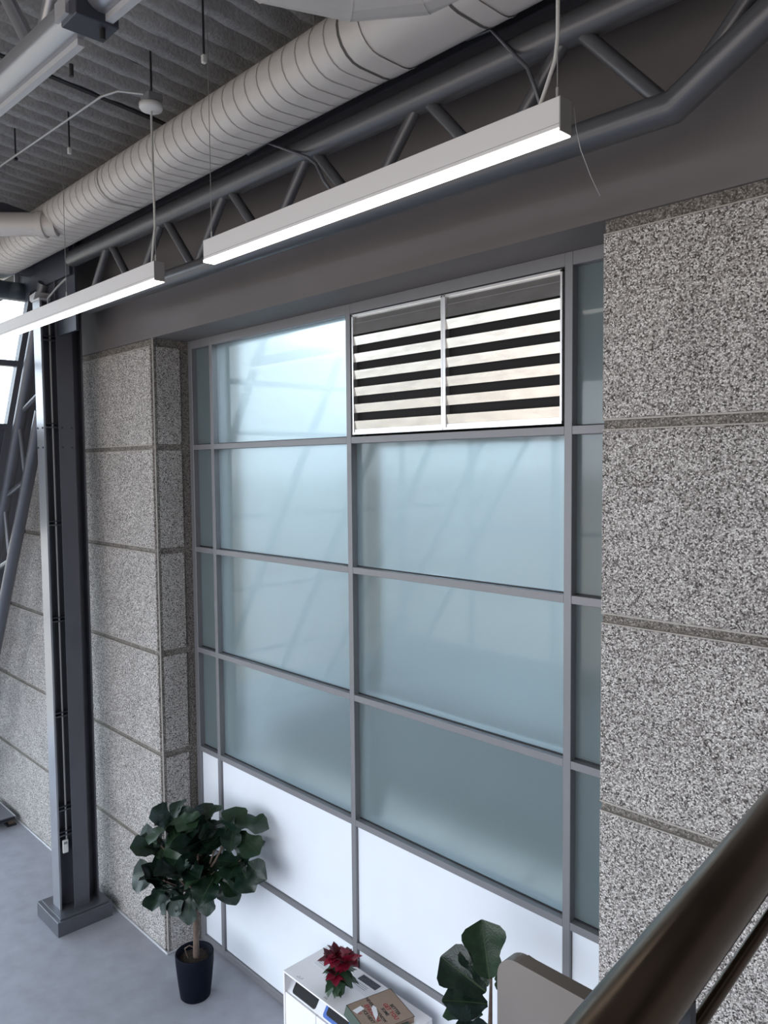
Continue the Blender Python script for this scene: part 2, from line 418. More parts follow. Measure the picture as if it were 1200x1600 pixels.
# ============================================================ STRUCTURAL STEEL
def roof_truss(y, zb, zt, x_end, name_label, group, slope=-.01, rc=.07, bend=True, tops=None, matn='pipe_paint'):
    t = thing('roof_truss', (0, y, zb), name_label, 'truss', group)
    def zbx(x): return zb + slope * x
    def ztx(x): return zt + slope * x
    pts = [(x_end, y, zbx(x_end)), (2.97, y, zbx(2.97)), (3.75, y, zbx(2.97) + .45)] if bend else [(x_end, y, zbx(x_end)), (6.5, y, zbx(6.5))]
    tube('bottom_chord', matn, pts, rc, t, 20)
    tube('top_chord', matn, [(-3.12 if bend else -3.75, y, ztx(-3.12)), (6.5, y, ztx(6.5))], rc + .005, t, 20)
    for x in tops:
        for sgn in (-1, 1):
            xb = x + sgn * .43
            if xb < x_end or (bend and xb > 3.05): continue
            MB().tube([(x + sgn * .055, y, ztx(x) - .05), (xb, y, zbx(xb) + .04)], .034, 12).build('web', matn, t)
    return t
t1 = roof_truss(-.8, 6.30, 6.80, -2.80, 'dark grey tubular roof truss running along the wall above the window, behind the white duct', 'roof trusses',
                tops=[-3.25, -2.30, -1.31, -.37, .59, 1.55, 2.49, 3.45])
t2 = roof_truss(-2.6, 6.68, 7.19, -4.5, 'grey tubular roof truss crossing the top left corner in front of the white duct', 'roof trusses', slope=-.045,
                bend=False, tops=[-3.2, -2.2, -1.2, -.2, .42, 1.42, 2.4, 3.4], matn='steel_bright')
# flat roof edge beam above the first truss
eb = thing('edge_beam', (0, -.8, 7.0), 'dark flat steel beam just above the wall truss, between duct and header', 'beam')
MB().box(-3.4, 8.8, -.72, -.70, 6.93, 7.36).build('beam_web', 'steel_dark', eb)
MB().box(-3.4, 8.8, -.80, -.62, 6.915, 6.93).build('beam_flange', 'steel_dark', eb)
MB().box(-3.4, 8.8, -.80, -.62, 7.36, 7.375).build('beam_flange', 'steel_dark', eb)

def lean_truss(y, label):
    t = thing('leaning_truss', (-6.4, y, 0), label, 'truss', 'leaning trusses')
    def xa(z): return -4.436 - .622 * (5.736 - z)
    def xb(z): return -4.454 - .626 * (4.753 - z)
    tube('outer_chord', 'steel_paint', [(xa(0.0), y, 0.0), (xa(6.72), y, 6.72)], .068, t, 20)
    tube('inner_chord', 'steel_paint', [(xb(0.0), y, 0.0), (xb(5.42), y, 5.42)], .068, t, 20)
    z = .35
    k = 0
    zsA = [5.44 - .95 * i for i in range(6)]; DU, DL = .22, .83
    for za in zsA:
        if za < .4: continue
        MB().tube([(xa(za), y, za), (xb(za + DU), y, za + DU)], .03, 10).build('web', 'steel_paint', t)
        MB().tube([(xa(za - .12), y, za - .12), (xb(za - DL), y, za - DL)], .03, 10).build('web', 'steel_paint', t)
    return t
lean_truss(-.8, 'grey tubular truss leaning against the glazed end wall, partly behind the steel column')

# column
cl = thing('steel_column', (-3.77, -.75, 0), 'dark grey cross-shaped steel column with bolted flanges on a boxed base', 'column')
X0, Y0, HT = -3.695, -.735, 6.50
MB().box(-3.98, -3.407, -1.046, -.464, 0, .155, c=.004).build('plinth', 'steel_paint', cl)
MB().box(-3.95, -3.435, -1.01, -.50, .155, .172, c=.002).build('base_plate', 'steel_paint', cl)
MB().box(-3.79, -3.60, -.945, -.927, .172, HT).build('flange', 'steel_bright', cl)  # paler than the other flanges: its bright reflection is put into the colour
MB().box(-3.79, -3.60, -.543, -.525, .172, HT).build('flange', 'steel_paint', cl)
MB().box(-3.555, -3.537, -.815, -.655, .172, 7.0).build('flange', 'steel_paint', cl)
MB().box(-3.853, -3.835, -.815, -.655, .172, HT).build('flange', 'steel_paint', cl)
MB().box(X0 - .007, X0 + .007, -.93, -.54, .172, HT).build('web_plate', 'steel_paint', cl)
MB().box(-3.84, -3.55, Y0 - .007, Y0 + .007, .172, HT).build('web_plate', 'steel_paint', cl)
for z in (.95, 1.22, 2.22, 3.22, 4.22, 5.22, 6.1):
    MB().box(X0, -3.605, -.925, Y0 - .007, z, z + .012).build('stiffener', 'steel_paint', cl)
    MB().box(X0, -3.605, -.925, Y0 - .007, z + .04, z + .05).build('stiffener', 'steel_dark', cl)
for z in (5.02, 5.22):
    for x in (-3.76, -3.63): MB().tube([(x, -.945, z), (x, -.953, z)], .010, 8).build('bolt', 'steel_dark', cl)
    for y in (-.785, -.69): MB().tube([(-3.537, y, z), (-3.529, y, z)], .010, 8).build('bolt', 'steel_dark', cl)
MB().box(-3.81, -3.585, -.955, -.84, HT, HT + .02, c=.003).build('cap_plate', 'pale_metal', cl)
MB().box(-4.0, -3.10, -.79, -.765, 6.15, 7.3).build('gusset_plate', 'steel_dark', cl)
MB().box(-4.54, -3.15, -.82, -.795, HT + .19, 7.3).build('gusset_plate', 'steel_dark', cl)
MB().box(-4.54, -4.52, -.86, -.70, HT + .19, 7.2).build('gusset_edge', 'pale_metal', cl)
MB().prism([(-3.85, HT + .02), (-3.75, HT + .02), (-3.68, HT + .09), (-3.85, HT + .075)], 'y', -.95, -.70).build('bracket', 'pale_metal', cl)
tube('purlin', 'steel_paint', [(-4.42, -.70, 6.72), (-4.42, -9.7, 6.72)], .10, w2, 20)

# conduit and sensor on the column
cdt = tube('wall_conduit', 'cable_grey', [(-3.625, -.845, .90), (-3.625, -.845, 6.28), (-3.60, -.86, 6.40), (-3.50, -.90, 6.50), (-3.2, -.92, 6.56), (-2.95, -.93, 6.60)], .010, None, 8)
tag(cdt, 'thin grey conduit running up inside the steel column to the roof', 'conduit')
sn = thing('wall_sensor', (-3.61, -.86, .79), 'small white sensor box hanging at the foot of the conduit in the steel column', 'sensor')
MB().box(-3.625, -3.60, -.895, -.835, .765, .905, c=.006).build('casing', 'white_plastic', sn)
MB().box(-3.601, -3.598, -.885, -.850, .862, .888).build('display', 'ink_grey', sn)

# ============================================================ DUCTS
DY1, DY2, DZ, DR = -1.20, -1.04, 6.985, .15
def oval(k=1., n=10):
    p = []
    for i in range(n + 1):
        t = -math.pi / 2 + math.pi * i / n; p.append((DY2 + DR * k * math.cos(t), DZ + DR * k * math.sin(t)))
    for i in range(n + 1):
        t = math.pi / 2 + math.pi * i / n; p.append((DY1 + DR * k * math.cos(t), DZ + DR * k * math.sin(t)))
    return p
def duct_sec(x0, x1, k=1.0, skew=0.):
    p = oval(k); n = len(p); mb = MB()
    vs = [(x0 + skew * (q[0] + 1.1), q[0], q[1]) for q in p] + [(x1 + skew * (q[0] + 1.1), q[0], q[1]) for q in p]
    mb.add(vs, [(i, (i + 1) % n, n + (i + 1) % n, n + i) for i in range(n)], 0, True); return mb
dc = thing('oval_duct', (0, -1.12, 6.83), 'long off-white flat-oval spiral duct under the ribbed ceiling', 'duct')
duct_sec(-4.6, 1.50).build('duct_body', 'duct_paint', dc)
x = -4.5; sm = MB()
while x < 1.45:
    d = duct_sec(x, x + .007, 1.014, .10); sm.v, o_ff = sm.v + d.v, len(sm.v)
    for f in d.f: sm.f.append(tuple(i + o_ff for i in f)); sm.m.append(0); sm.sm.append(True)
    x += .118
o = sm.build('spiral_seam', 'duct_seam', dc); o['kind'] = 'stuff'
for (a, b_) in ((1.49, 1.635), (2.15, 2.27)):
    duct_sec(a, b_, 1.03).build('collar', 'duct_paint', dc)
    duct_sec(a - .006, a + .010, 1.045).build('collar_edge', 'duct_gap', dc); duct_sec(b_ - .006, b_ + .004, 1.045).build('collar_edge', 'duct_paint', dc)
duct_sec(-1.30, -1.286, 1.04).build('collar_edge', 'duct_seam', dc)
duct_sec(1.60, 5.8, 1.0).build('smooth_section', 'duct_paint', dc)
eld = thing('elbow_duct', (1.7, -1.9, 6.95), 'large off-white segmented elbow duct at the top edge, joining the oval duct', 'duct')
epts = [(1.62, -3.1, 7.125), (1.64, -2.35, 7.115), (1.68, -1.88, 7.105), (1.83, -1.55, 7.095), (2.08, -1.34, 7.09), (2.5, -1.20, 7.08), (3.2, -1.12, 7.04)]
MB().tube(epts, [.27, .27, .27, .27, .26, .23, .16], 24, smooth=False).build('elbow_body', 'duct_paint', eld)
for i in (1, 2, 3, 4):
    a = Vector(epts[i]); d = (Vector(epts[i + 1]) - Vector(epts[i - 1])).normalized()
    MB().tube([a - d * .003, a + d * .003], .2725 if i < 4 else .262, 24).build('gore_seam', 'duct_paint', eld)
bd = thing('branch_duct', (-2.6, -1.6, 6.8), 'short off-white round branch duct at the left edge, leaving the oval duct', 'duct')
MB().tube([(-2.36, -1.24, 6.90), (-3.1, -2.08, 6.90)], .098, 24).build('branch_body', 'duct_paint', bd)
MB().tube([(-2.42, -1.31, 6.90), (-2.46, -1.35, 6.90)], .112, 24).build('branch_collar', 'duct_paint', bd)

# conduits between duct and truss
for k, cp in enumerate(([(.10, -.95, 6.86), (.212, -.87, 6.926), (.66, -.89, 6.70), (.735, -.885, 6.64), (.79, -.87, 6.53), (.84, -.83, 6.44), (.88, -.80, 6.38)],
                        [(1.98, -.95, 6.87), (2.072, -.87, 6.909), (2.25, -.89, 6.70), (2.30, -.885, 6.64), (2.33, -.87, 6.55), (2.34, -.83, 6.46), (2.36, -.80, 6.38)])):
    o = tube('flexible_conduit', 'steel_paint', cp, .010, None, 8)
    tag(o, ['thin grey conduit bending off the spiral duct down to the truss, left of the other',
            'thin grey conduit bending off the smooth duct down to the truss beside the lamp cable'][k], 'conduit', 'truss conduits')
# white conduit to the canopy
cn = thing('ceiling_conduit', (-1.5, -1.7, 7.2), 'thin pale conduit running along the ceiling to the round lamp canopy', 'conduit')
tube('conduit_pipe', 'galvanised', [(-3.9, -1.74, 7.30), (-.42, -1.70, 7.175), (-.31, -1.64, 7.19), (-.20, -1.52, 7.17)], .008, cn, 8)
# lamps
def pendant(x0, x1, label, cords):
    zb, zt = 6.005, 6.128
    t = thing('pendant_lamp', ((x0 + x1) / 2, -1.465, zb), label, 'lamp', 'linear pendant lamps')
    y0, y1 = -1.50, -1.428
    h = MB(); h.box(x0, x1, y0, y1, zb + .012, zt, c=.0015)
    h.box(x0, x1, y0, y0 + .004, zb, zb + .012); h.box(x0, x1, y1 - .004, y1, zb, zb + .012)
    h.box(x0, x1, y0 - .0008, y0, zb + .026, zb + .0275, 1)
    h.build('housing', ['lamp_housing', 'ink_grey'], t)
    MB().box(x0 + .001, x1 - .001, y0 - .0006, y1 + .0006, zb - .004, zb + .011).build('diffuser', 'lamp_diffuser', t)
    MB().box(x1, x1 + .004, y0, y1, zb - .0, zt).build('end_cap', 'lamp_end', t)
    return t, zt
p1, zt = pendant(-3.55, -.165, 'long white linear pendant lamp at left, cut by the picture edge', 0)
yl = -1.464
def wire(parent, x, z1, r=.0022): tube('suspension_wire', 'cable_grey', [(x, yl, zt), (x, yl, z1)], r, parent, 6); MB().tube([(x, yl, zt), (x, yl, zt + .05)], .006, 8).build('gripper', 'galvanised', parent)
wire(p1, -1.65, 7.3); wire(p1, -.205, 7.14); 
tube('power_cord', 'cable_white', [(-.26, yl, zt), (-.235, yl, 6.25), (-.205, yl, 6.36), (-.212, yl, 6.8), (-.215, yl, 7.12)], .0075, p1, 8)
MB().lathe([(.001, 7.085), (.066, 7.088), (.074, 7.10), (.074, 7.125), (.001, 7.13)], (-.205, -1.47, 0), 28).build('canopy', 'white_plastic', p1)
MB().box(-.25, -.14, -1.52, -1.42, 7.13, 7.18, c=.006).build('junction_box', 'ink_grey', p1)
tube('drop_rod', 'rod_black', [(-.195, -1.47, 7.16), (-.195, -1.47, roof(-1.47) + .02)], .007, p1, 8)
p2, zt = pendant(.437, 2.885, 'white linear pendant lamp hanging in front of the truss, seen whole', 0)
wire(p2, .475, 7.35); wire(p2, 2.852, 7.3)
tube('power_cord', 'cable_white', [(2.77, yl, zt), (2.80, yl, 6.19), (2.842, yl, 6.28), (2.853, yl, 6.36), (2.853, yl, 7.3)], .0075, p2, 8)
o = tube('loose_wire', 'cable_grey', [(2.885, -1.405, 6.115), (2.888, -1.395, 6.04), (2.905, -1.39, 5.96), (2.945, -1.38, 5.85), (2.975, -1.37, 5.78)], .0016, p2, 5)
# hanger rods with clips
for k, (x, y, zb, lab, clip) in enumerate(((.49, -1.5, 7.15, 'black threaded rod with a clip hanging beside the roof truss pipe, nearest the duct elbow', 1),
                                     (-1.42, -1.5, 7.19, 'black threaded rod with a clip hanging under the ceiling conduit', 1),
                                     (-2.02, -1.68, 7.24, 'black threaded rod holding the pale ceiling conduit', 0))):
    t = thing('hanger_rod', (x, y, zb), lab, 'rod', 'ceiling hanger rods')
    tube('rod', 'rod_black', [(x, y, zb), (x, y, roof(y) + .03)], .0065, t, 8)
    MB().box(x - .013, x + .013, y - .013, y + .013, zb - (.035 if clip else .012), zb + .012, c=.004).build('clip', 'white_plastic' if clip else 'rod_black', t)
# strut channel under the near truss with bracket
st = thing('strut_channel', (.5, -2.56, 6.56), 'pale strut channel fixed under the near roof truss pipe with a shiny bracket', 'channel')
def cz(x): return 6.68 - .045 * x
for a, b_ in ((-1.5, 1.30), (1.56, 3.2)):
    v = []
    for xx in (a, b_):
        for y in (-2.585, -2.555):
            for dz in (-.094, -.066): v.append((xx, y, cz(xx) + dz))
    MB().add(v, [(0, 1, 3, 2), (4, 6, 7, 5), (0, 4, 5, 1), (2, 3, 7, 6), (0, 2, 6, 4), (1, 5, 7, 3)]).build('channel', 'pale_metal', st)
MB().box(1.42, 1.56, -2.70, -2.53, cz(1.45) - .11, cz(1.45) - .04, c=.003).build('bracket', 'steel_dark', st)
MB().box(1.40, 1.50, -2.715, -2.70, cz(1.45) - .09, cz(1.45) - .02).build('bracket_face', 'aluminium_trim', st)
tube('bolt', 'rod_black', [(1.52, -2.58, cz(1.5) - .15), (1.52, -2.58, cz(1.5) - .10)], .012, st, 8)
tube('bolt', 'rod_black', [(1.10, -2.53, cz(1.1) - .14), (1.10, -2.53, cz(1.1) - .09)], .010, st, 8)

# ============================================================ PLANTS
def leaf_mesh(name, mats, shape, nl=9, nw=6, wav=.05, fold=.25, curl=.5, veins=True, seed=0):
    rnd = random.Random(seed); vs = []; fs = []; mi = []
    ph = rnd.uniform(0, 6)
    for i in range(nl + 1):
        t = i / nl; w = shape(t)
        for j in range(-nw // 2, nw // 2 + 1):
            s = j / (nw / 2); y = s * w
            z = fold * abs(y) + wav * abs(s) ** 1.5 * math.sin(t * 15 + ph + (1.6 if s > 0 else 0)) * w * 2 - curl * t * t * .5 - (.012 if veins and j != 0 and i % 2 == 0 else 0) * (1 - abs(s)) + (.012 if abs(j) == 1 else 0) * .5
            vs.append((t, y, z))
    k = nw + 1
    for i in range(nl):
        for j in range(nw):
            fs.append((i * k + j, i * k + j + 1, (i + 1) * k + j + 1, (i + 1) * k + j)); mi.append(0)
    if veins:
        for i in range(nl):     # raised midrib
            t0, t1 = i / nl, (i + 1) / nl; a = len(vs)
            for t in (t0, t1):
                z = -curl * t * t * .5 + .008; rr = .014 * (1 - t * .7)
                vs += [(t, -rr, z), (t, rr, z)]
            fs.append((a, a + 1, a + 3, a + 2)); mi.append(1)
    me = bpy.data.meshes.new(name); me.from_pydata(vs, [], fs)
    for q in mats: me.materials.append(M[q])
    for p, q in zip(me.polygons, mi): p.material_index = q; p.use_smooth = True
    return me
def fiddle(t):  # fiddle outline: narrow waist, broad blunt end
    if t <= 0: return .02
    w = .10 + .20 * math.sin(min(1, t / .35) * math.pi / 2) - .05 * math.exp(-((t - .42) / .10) ** 2)
    w += .14 * math.exp(-((t - .78) / .20) ** 2)
    e = max(0, (t - .80) / .20)
    return max(.03, w * math.sqrt(max(0, 1 - e ** 2.6)) if e > 0 else w)
def fiddle_round(t): return max(.03, .48 * math.sin(math.pi * min(1, max(0.04, t)) ** 1.25) ** .72)
def star(t): return max(.006, .25 * math.sin(math.pi * t ** .8) ** 1.2 * (1 + .18 * math.sin(t * 17)))
def set_leaf(o, base, d, nrm, L, Wd=1.):
    x = Vector(d).normalized(); z = Vector(nrm); z = (z - x * z.dot(x)); z = z.normalized() if z.length > 1e-4 else x.orthogonal().normalized()
    y = z.cross(x); mm = Matrix((x * L, y * L * Wd, z * L)).transposed().to_4x4(); mm.translation = Vector(base)
    return mm
def add_leaf(me, name, parent, base, d, nrm, L, Wd=1.):
    o = bpy.data.objects.new(name, me); COL.objects.link(o); mm = set_leaf(o, base, d, nrm, L, Wd)
    o.parent = parent; o.matrix_parent_inverse = PINV[parent.name]; o.matrix_basis = mm; return o
FL = [leaf_mesh('fiddle_leaf', [c, 'leaf_vein'], sh, 10, 6, w, f, cu, True, i) for i, (c, sh, w, f, cu) in enumerate(
    [('leaf_dark', fiddle, .05, .28, .45), ('leaf_mid', fiddle, .06, .20, .65), ('leaf_dark', fiddle_round, .05, .30, .35), ('leaf_dark', fiddle, .07, .15, .25), ('leaf_mid', fiddle_round, .04, .25, .5)])]
def pot(t, c, h, rt_, rb, matn='pot_black'):
    MB().lathe([(.001, 0), (rb * .92, 0), (rb, .012), (rb + (rt_ - rb) * .45, h * .35), (rt_ * .985, h * .8), (rt_, h - .01), (rt_ - .003, h), (rt_ - .014, h - .004), (rt_ - .02, h - .05), (.001, h - .055)], c, 40).build('pot', matn, t)
    v = []; f = []
    so = MB(); rr = rt_ - .02
    so.lathe([(rr, h - .058), (rr * .7, h - .045), (rr * .35, h - .036), (.001, h - .04)], c, 24)
    for i in range(len(so.v)):
        q = so.v[i]; so.v[i] = (q[0], q[1], q[2] + random.uniform(-.008, .008))
    so.build('soil', 'soil', t)
tr = thing('fiddle_leaf_fig', (-1.62, -.50, 0), 'tall bushy fiddle-leaf fig tree in a round black pot by the left pier', 'plant')
pot(tr, (-1.65, -.49, 0), .41, .172, .135)
tube('trunk', 'bark', [(-1.62, -.49, .36), (-1.615, -.49, .60), (-1.635, -.48, .85), (-1.62, -.47, 1.12)], [.030, .026, .024, .02], tr, 10)
tube('stake_loop', 'bark', [(-1.66, -.55, .37), (-1.68, -.57, .46), (-1.65, -.54, .49), (-1.63, -.50, .46)], .006, tr, 6)
tips = [(-1.80, -.58, 1.62, 1.05, 8), (-1.22, -.32, 1.68, 1.05, 8), (-1.98, -.62, 1.33, 1.05, 7), (-1.95, -.63, 1.02, 1.05, 7), (-1.18, -.28, 1.36, 1., 7),
        (-1.52, -.50, 1.48, 1.05, 8), (-1.42, -.40, 1.22, 1., 7), (-1.70, -.56, 1.0, 1., 7), (-1.60, -.38, 1.62, .9, 6), (-1.62, -.62, 1.24, 1., 7), (-1.85, -.60, 1.18, 1., 6), (-1.78, -.5, 1.42, 1., 6), (-1.60, -.46, 1.30, 1., 6), (-1.42, -.36, 1.50, 1., 6)]
rnd = random.Random(21)
for k, (x, y, z, s, nleaf) in enumerate(tips):
    b0 = Vector((-1.62, -.47, .9 + .2 * rnd.random())); tip = Vector((x, y, z)); mid = (b0 + tip) / 2 + Vector((0, 0, -.04))
    tube('branch', 'bark', [b0, mid, tip], [.014, .011, .008], tr, 7)
    for q in range(nleaf):
        a = q * 2.4 + k * .7; el = rnd.uniform(-.55, .75) if q < nleaf - 2 else rnd.uniform(.7, 1.15)
        d = Vector((math.cos(a) * math.cos(el), math.sin(a) * math.cos(el), math.sin(el)))
        if tip.y + d.y * .28 > -.03: d.y = -abs(d.y) * .35
        bs = tip - Vector((0, 0, .028 * q * .6)); nrm = Vector((0, -.25, 1)) + Vector((rnd.uniform(-.4, .4), rnd.uniform(-.4, .1), 0)) - d * .3
        add_leaf(FL[rnd.choice([0, 1, 2, 2, 3, 0])], 'leaf', tr, bs, d, nrm, rnd.uniform(.21, .29) * s, rnd.uniform(.85, 1.05))
for (b_, d, L) in (((-1.72, -.55, 1.02), (-.15, -.45, -.75), .28), ((-1.62, -.53, .98), (.15, -.3, -.8), .26), ((-1.80, -.60, 1.0), (-.5, -.4, -.7), .28), ((-1.30, -.36, 1.20), (.35, .0, -.8), .26), ((-1.45, -.45, 1.10), (.2, -.3, -.8), .26),
                   ((-1.98, -.66, 1.36), (-1, -.25, .05), .28), ((-2.0, -.66, 1.05), (-.9, -.5, -.15), .30), ((-1.1, -.26, 1.36), (1, .0, -.25), .24)):
    add_leaf(FL[rnd.choice([0, 2])], 'leaf', tr, b_, d, Vector((.3, -1, .5)), L)

p2t = thing('fiddle_leaf_fig', (1.84, -.58, 0), 'fiddle-leaf fig with one large upright leaf, behind the steel railing plate', 'plant')
pot(p2t, (1.84, -.58, 0), .42, .18, .13)
tube('trunk', 'bark', [(1.84, -.58, .36), (1.84, -.59, 1.0), (1.835, -.59, 1.55), (1.835, -.58, 1.88)], [.024, .02, .014, .008], p2t, 9)
UP = leaf_mesh('upright_leaf', ['leaf_mid', 'leaf_vein'], fiddle, 12, 6, .03, .35, .10, True, 12)
add_leaf(UP, 'leaf', p2t, (1.825, -.58, 1.87), (-.18, .0, 1), (.9, -1.0, .1), .325, .90)
add_leaf(FL[0], 'leaf', p2t, (1.815, -.60, 1.80), (-.62, -.42, .50), (.5, -.8, .7), .30, .95)
add_leaf(FL[3], 'leaf', p2t, (1.82, -.59, 1.83), (-.50, -.1, .72), (.8, -.8, .4), .24, .8)
add_leaf(FL[2], 'leaf', p2t, (1.825, -.60, 1.73), (-.45, -.65, .22), (.3, -.6, .9), .26, .9)
add_leaf(FL[1], 'leaf', p2t, (1.845, -.56, 1.87), (.72, .35, .42), (-.3, -.8, .9), .27, .8)
add_leaf(FL[1], 'leaf', p2t, (1.845, -.56, 1.84), (.9, .25, .35), (0, -.5, .9), .25, .8)
add_leaf(FL[1], 'leaf', p2t, (1.80, -.61, 1.66), (-.55, -.65, .22), (0, -.4, 1), .22, .55)
add_leaf(FL[3], 'leaf', p2t, (1.84, -.59, 1.62), (.2, -.6, -.2), (0, -.6, .8), .24)
add_leaf(FL[0], 'leaf', p2t, (1.83, -.59, 1.60), (-.2, -.6, .1), (0, -.3, .8), .20)
add_leaf(FL[0], 'leaf', p2t, (1.84, -.58, 1.45), (-.5, -.5, -.1), (0, -.3, .8), .24)

# ============================================================ RECYCLING STATION
RX0, RX1, RY0, RY1, RZ = -.265, .905, -.51, -.075, .90
rs = thing('recycling_station', (.32, -.29, 0), 'white recycling cabinet with a sloped opening row, standing against the white window panels', 'cabinet')
MB().box(RX0, RX1, RY0, RY1, RZ - .014, RZ, c=.0015).build('top', 'white_laminate', rs)
MB().box(RX0, RX0 + .016, RY0, RY1, 0, RZ - .014).build('side_panel', 'white_laminate', rs)
MB().box(RX1 - .016, RX1, RY0, RY1, 0, RZ - .014).build('side_panel', 'white_laminate', rs)
MB().box(RX0 + .016, RX1 - .016, RY1 - .016, RY1, 0, RZ - .014).build('back_panel', 'white_laminate', rs)
for i in range(3):
    w = (RX1 - RX0 - .032) / 3; a = RX0 + .016 + i * w
    MB().box(a + .003, a + w - .003, RY0 + .004, RY0 + .022, .03, .735, c=.002).build('door', 'white_laminate', rs)
# sloping lid board with three framed openings
def lid_z(y): return .735 + (y - RY0 - .02) * (.148 / .10)
lb = MB(); lb.add([(RX0 + .016, RY0 + .02, .735), (RX1 - .016, RY0 + .02, .735), (RX1 - .016, RY0 + .12, .883), (RX0 + .016, RY0 + .12, .883),
                   (RX0 + .016, RY0 + .04, .735), (RX1 - .016, RY0 + .04, .735), (RX1 - .016, RY0 + .14, .883), (RX0 + .016, RY0 + .14, .883)],
                  [(0, 1, 2, 3), (4, 5, 6, 7), (0, 1, 5, 4), (1, 2, 6, 5), (2, 3, 7, 6), (3, 0, 4, 7)])
lb.build('opening_board', 'pale_metal', rs)
def rrect(x0, x1, v0, v1, r, off, th):
    pts = []
    for cx, cy, a0 in ((x1 - r, v1 - r, 0), (x0 + r, v1 - r, 90), (x0 + r, v0 + r, 180), (x1 - r, v0 + r, 270)):
        for k in range(5):
            a = math.radians(a0 + k * 22.5); pts.append((cx + r * math.cos(a), cy + r * math.sin(a)))
    nrm = Vector((0, -.148, .10)).normalized(); e = Vector((0, .10, .148)).normalized(); o0 = Vector((0, RY0 + .02, .735))
    k = len(pts); f = [o0 + Vector((p[0], 0, 0)) + e * p[1] + nrm * off for p in pts]; bk = [q - nrm * th for q in f]
    return MB().add(f + bk, [tuple(range(k)), tuple(range(2 * k - 1, k - 1, -1))] + [(i, (i + 1) % k, k + (i + 1) % k, k + i) for i in range(k)])
for i, (fm) in enumerate(('rubber_black', 'bin_blue', 'bin_blue')):
    w = (RX1 - RX0 - .032) / 3; a = RX0 + .016 + i * w + (.06 if i == 0 else .05)
    fr_ = rrect(a, a + w - .10, .012, .160, .02, .004, .006).build('opening_frame', fm, rs)
    rrect(a + (.004 if i == 0 else .028), a + w - .104 - (0 if i == 0 else .02), .018 if i == 0 else .036, .156, .016, .006, .003).build('opening_hole', 'black_void', fr_)
# small pictograms along the front edge of the top, and printed sheets
def topmark(pts, z=RZ + .0006, mt='ink_grey', w=.0025):
    mb = MB()
    for a, b_ in pts:
        A = Vector((*a, z)); B = Vector((*b_, z)); n_ = (B - A).cross(Vector((0, 0, 1))).normalized() * w / 2
        mb.add([A - n_, A + n_, B + n_, B - n_], [(0, 1, 2, 3)])
    return mb.build('pictogram', mt, rs)
cx, cy = -.11, -.47
topmark([((cx - .02, cy - .012), (cx - .005, cy + .012)), ((cx - .005, cy + .012), (cx + .01, cy - .006)), ((cx + .01, cy - .006), (cx - .02, cy - .012)), ((cx + .012, cy - .012), (cx + .034, cy + .014)), ((cx + .034, cy + .014), (cx + .030, cy - .010))])
cx = .215
topmark([((cx - .018, cy - .012), (cx, cy + .016)), ((cx, cy + .016), (cx + .018, cy - .012)), ((cx + .018, cy - .012), (cx - .018, cy - .012)), ((cx - .008, cy - .006), (cx + .008, cy - .006))])
def sheet(x0, x1, y0, y1, label):
    t = thing('printed_sheet', ((x0 + x1) / 2, (y0 + y1) / 2, RZ), label, 'paper', 'sheets on the cabinet')
    MB().box(x0, x1, y0, y1, RZ + .0002, RZ + .0016).build('sheet', 'paper', t); return t
s1 = sheet(-.17, .02, -.29, -.13, 'white text sheet lying on the cabinet left of the red poinsettia')
zt_ = RZ + .0018
def flat(x, y, ang=0): return Matrix.Translation((x, y, zt_)) @ Matrix.Rotation(ang, 4, 'Z')
mb = MB()
for k in range(3): mb.box(-.15, -.03, -.165 - k * .012, -.162 - k * .012, zt_, zt_ + .0003)
for k in range(2): mb.box(-.15, -.06, -.235 - k * .014, -.231 - k * .014, zt_, zt_ + .0003)
mb.build('printed_lines', 'ink_grey', s1)
mb = MB()
for (x, y) in ((-.02, -.20), (-.01, -.25)): mb.tube([(x, y, zt_), (x, y, zt_ + .0004)], .007, 10)
mb.build('printed_dots', 'ink_black', s1)
s2 = sheet(.20, .43, -.26, -.09, 'sheet with a dark photo lying on the cabinet between poinsettia and pizza box')
MB().box(.215, .41, -.165, -.10, zt_, zt_ + .0004).build('photo_print', 'photo_dark', s2)
mb = MB()
for k in range(3): mb.box(.23, .36, -.19 - k * .016, -.186 - k * .016, zt_, zt_ + .0003)
mb.build('printed_lines', 'ink_grey', s2)

# pizza box
ang = math.atan2(-.194 + .108, .85 - .517); px_, py_ = .5, -.11
pb = thing('pizza_box', (.66, -.33, RZ), 'brown cardboard pizza box with torn white stickers on top of the white cabinet', 'box')
B0 = Vector((.517, -.108, 0)); ex_ = Vector((.333, -.086, 0)).normalized(); ey_ = Vector((-.042, -.366, 0)).normalized()
ey_ = (ey_ - ex_ * ey_.dot(ex_)).normalized(); LX, LY = .345, .365
def bp(u_, v_, z): q = B0 + ex_ * u_ + ey_ * v_; return (q.x, q.y, RZ + z)
def qbox(u0, u1, v0, v1, z0, z1): 
    vs = [bp(a, b_, c) for a in (u0, u1) for b_ in (v0, v1) for c in (z0, z1)]
    return MB().add(vs, [(0, 1, 3, 2), (4, 6, 7, 5), (0, 4, 5, 1), (2, 3, 7, 6), (0, 2, 6, 4), (1, 5, 7, 3)])
qbox(.004, LX - .004, .004, LY - .004, .001, .040).build('box_base', 'cardboard', pb)
qbox(0, LX, 0, LY, .040, .045).build('lid', 'cardboard', pb)
m_ = MB(); m_.add([bp(.0, LY, .045), bp(LX, LY, .045), bp(LX - .03, LY + .035, .003), bp(.03, LY + .035, .003), bp(0, LY - .003, .001), bp(LX, LY - .003, .001)],
                  [(0, 1, 2, 3), (3, 2, 5, 4), (0, 3, 4), (1, 5, 2), (0, 4, 5, 1)]); m_.build('front_flap', 'box_green', pb)
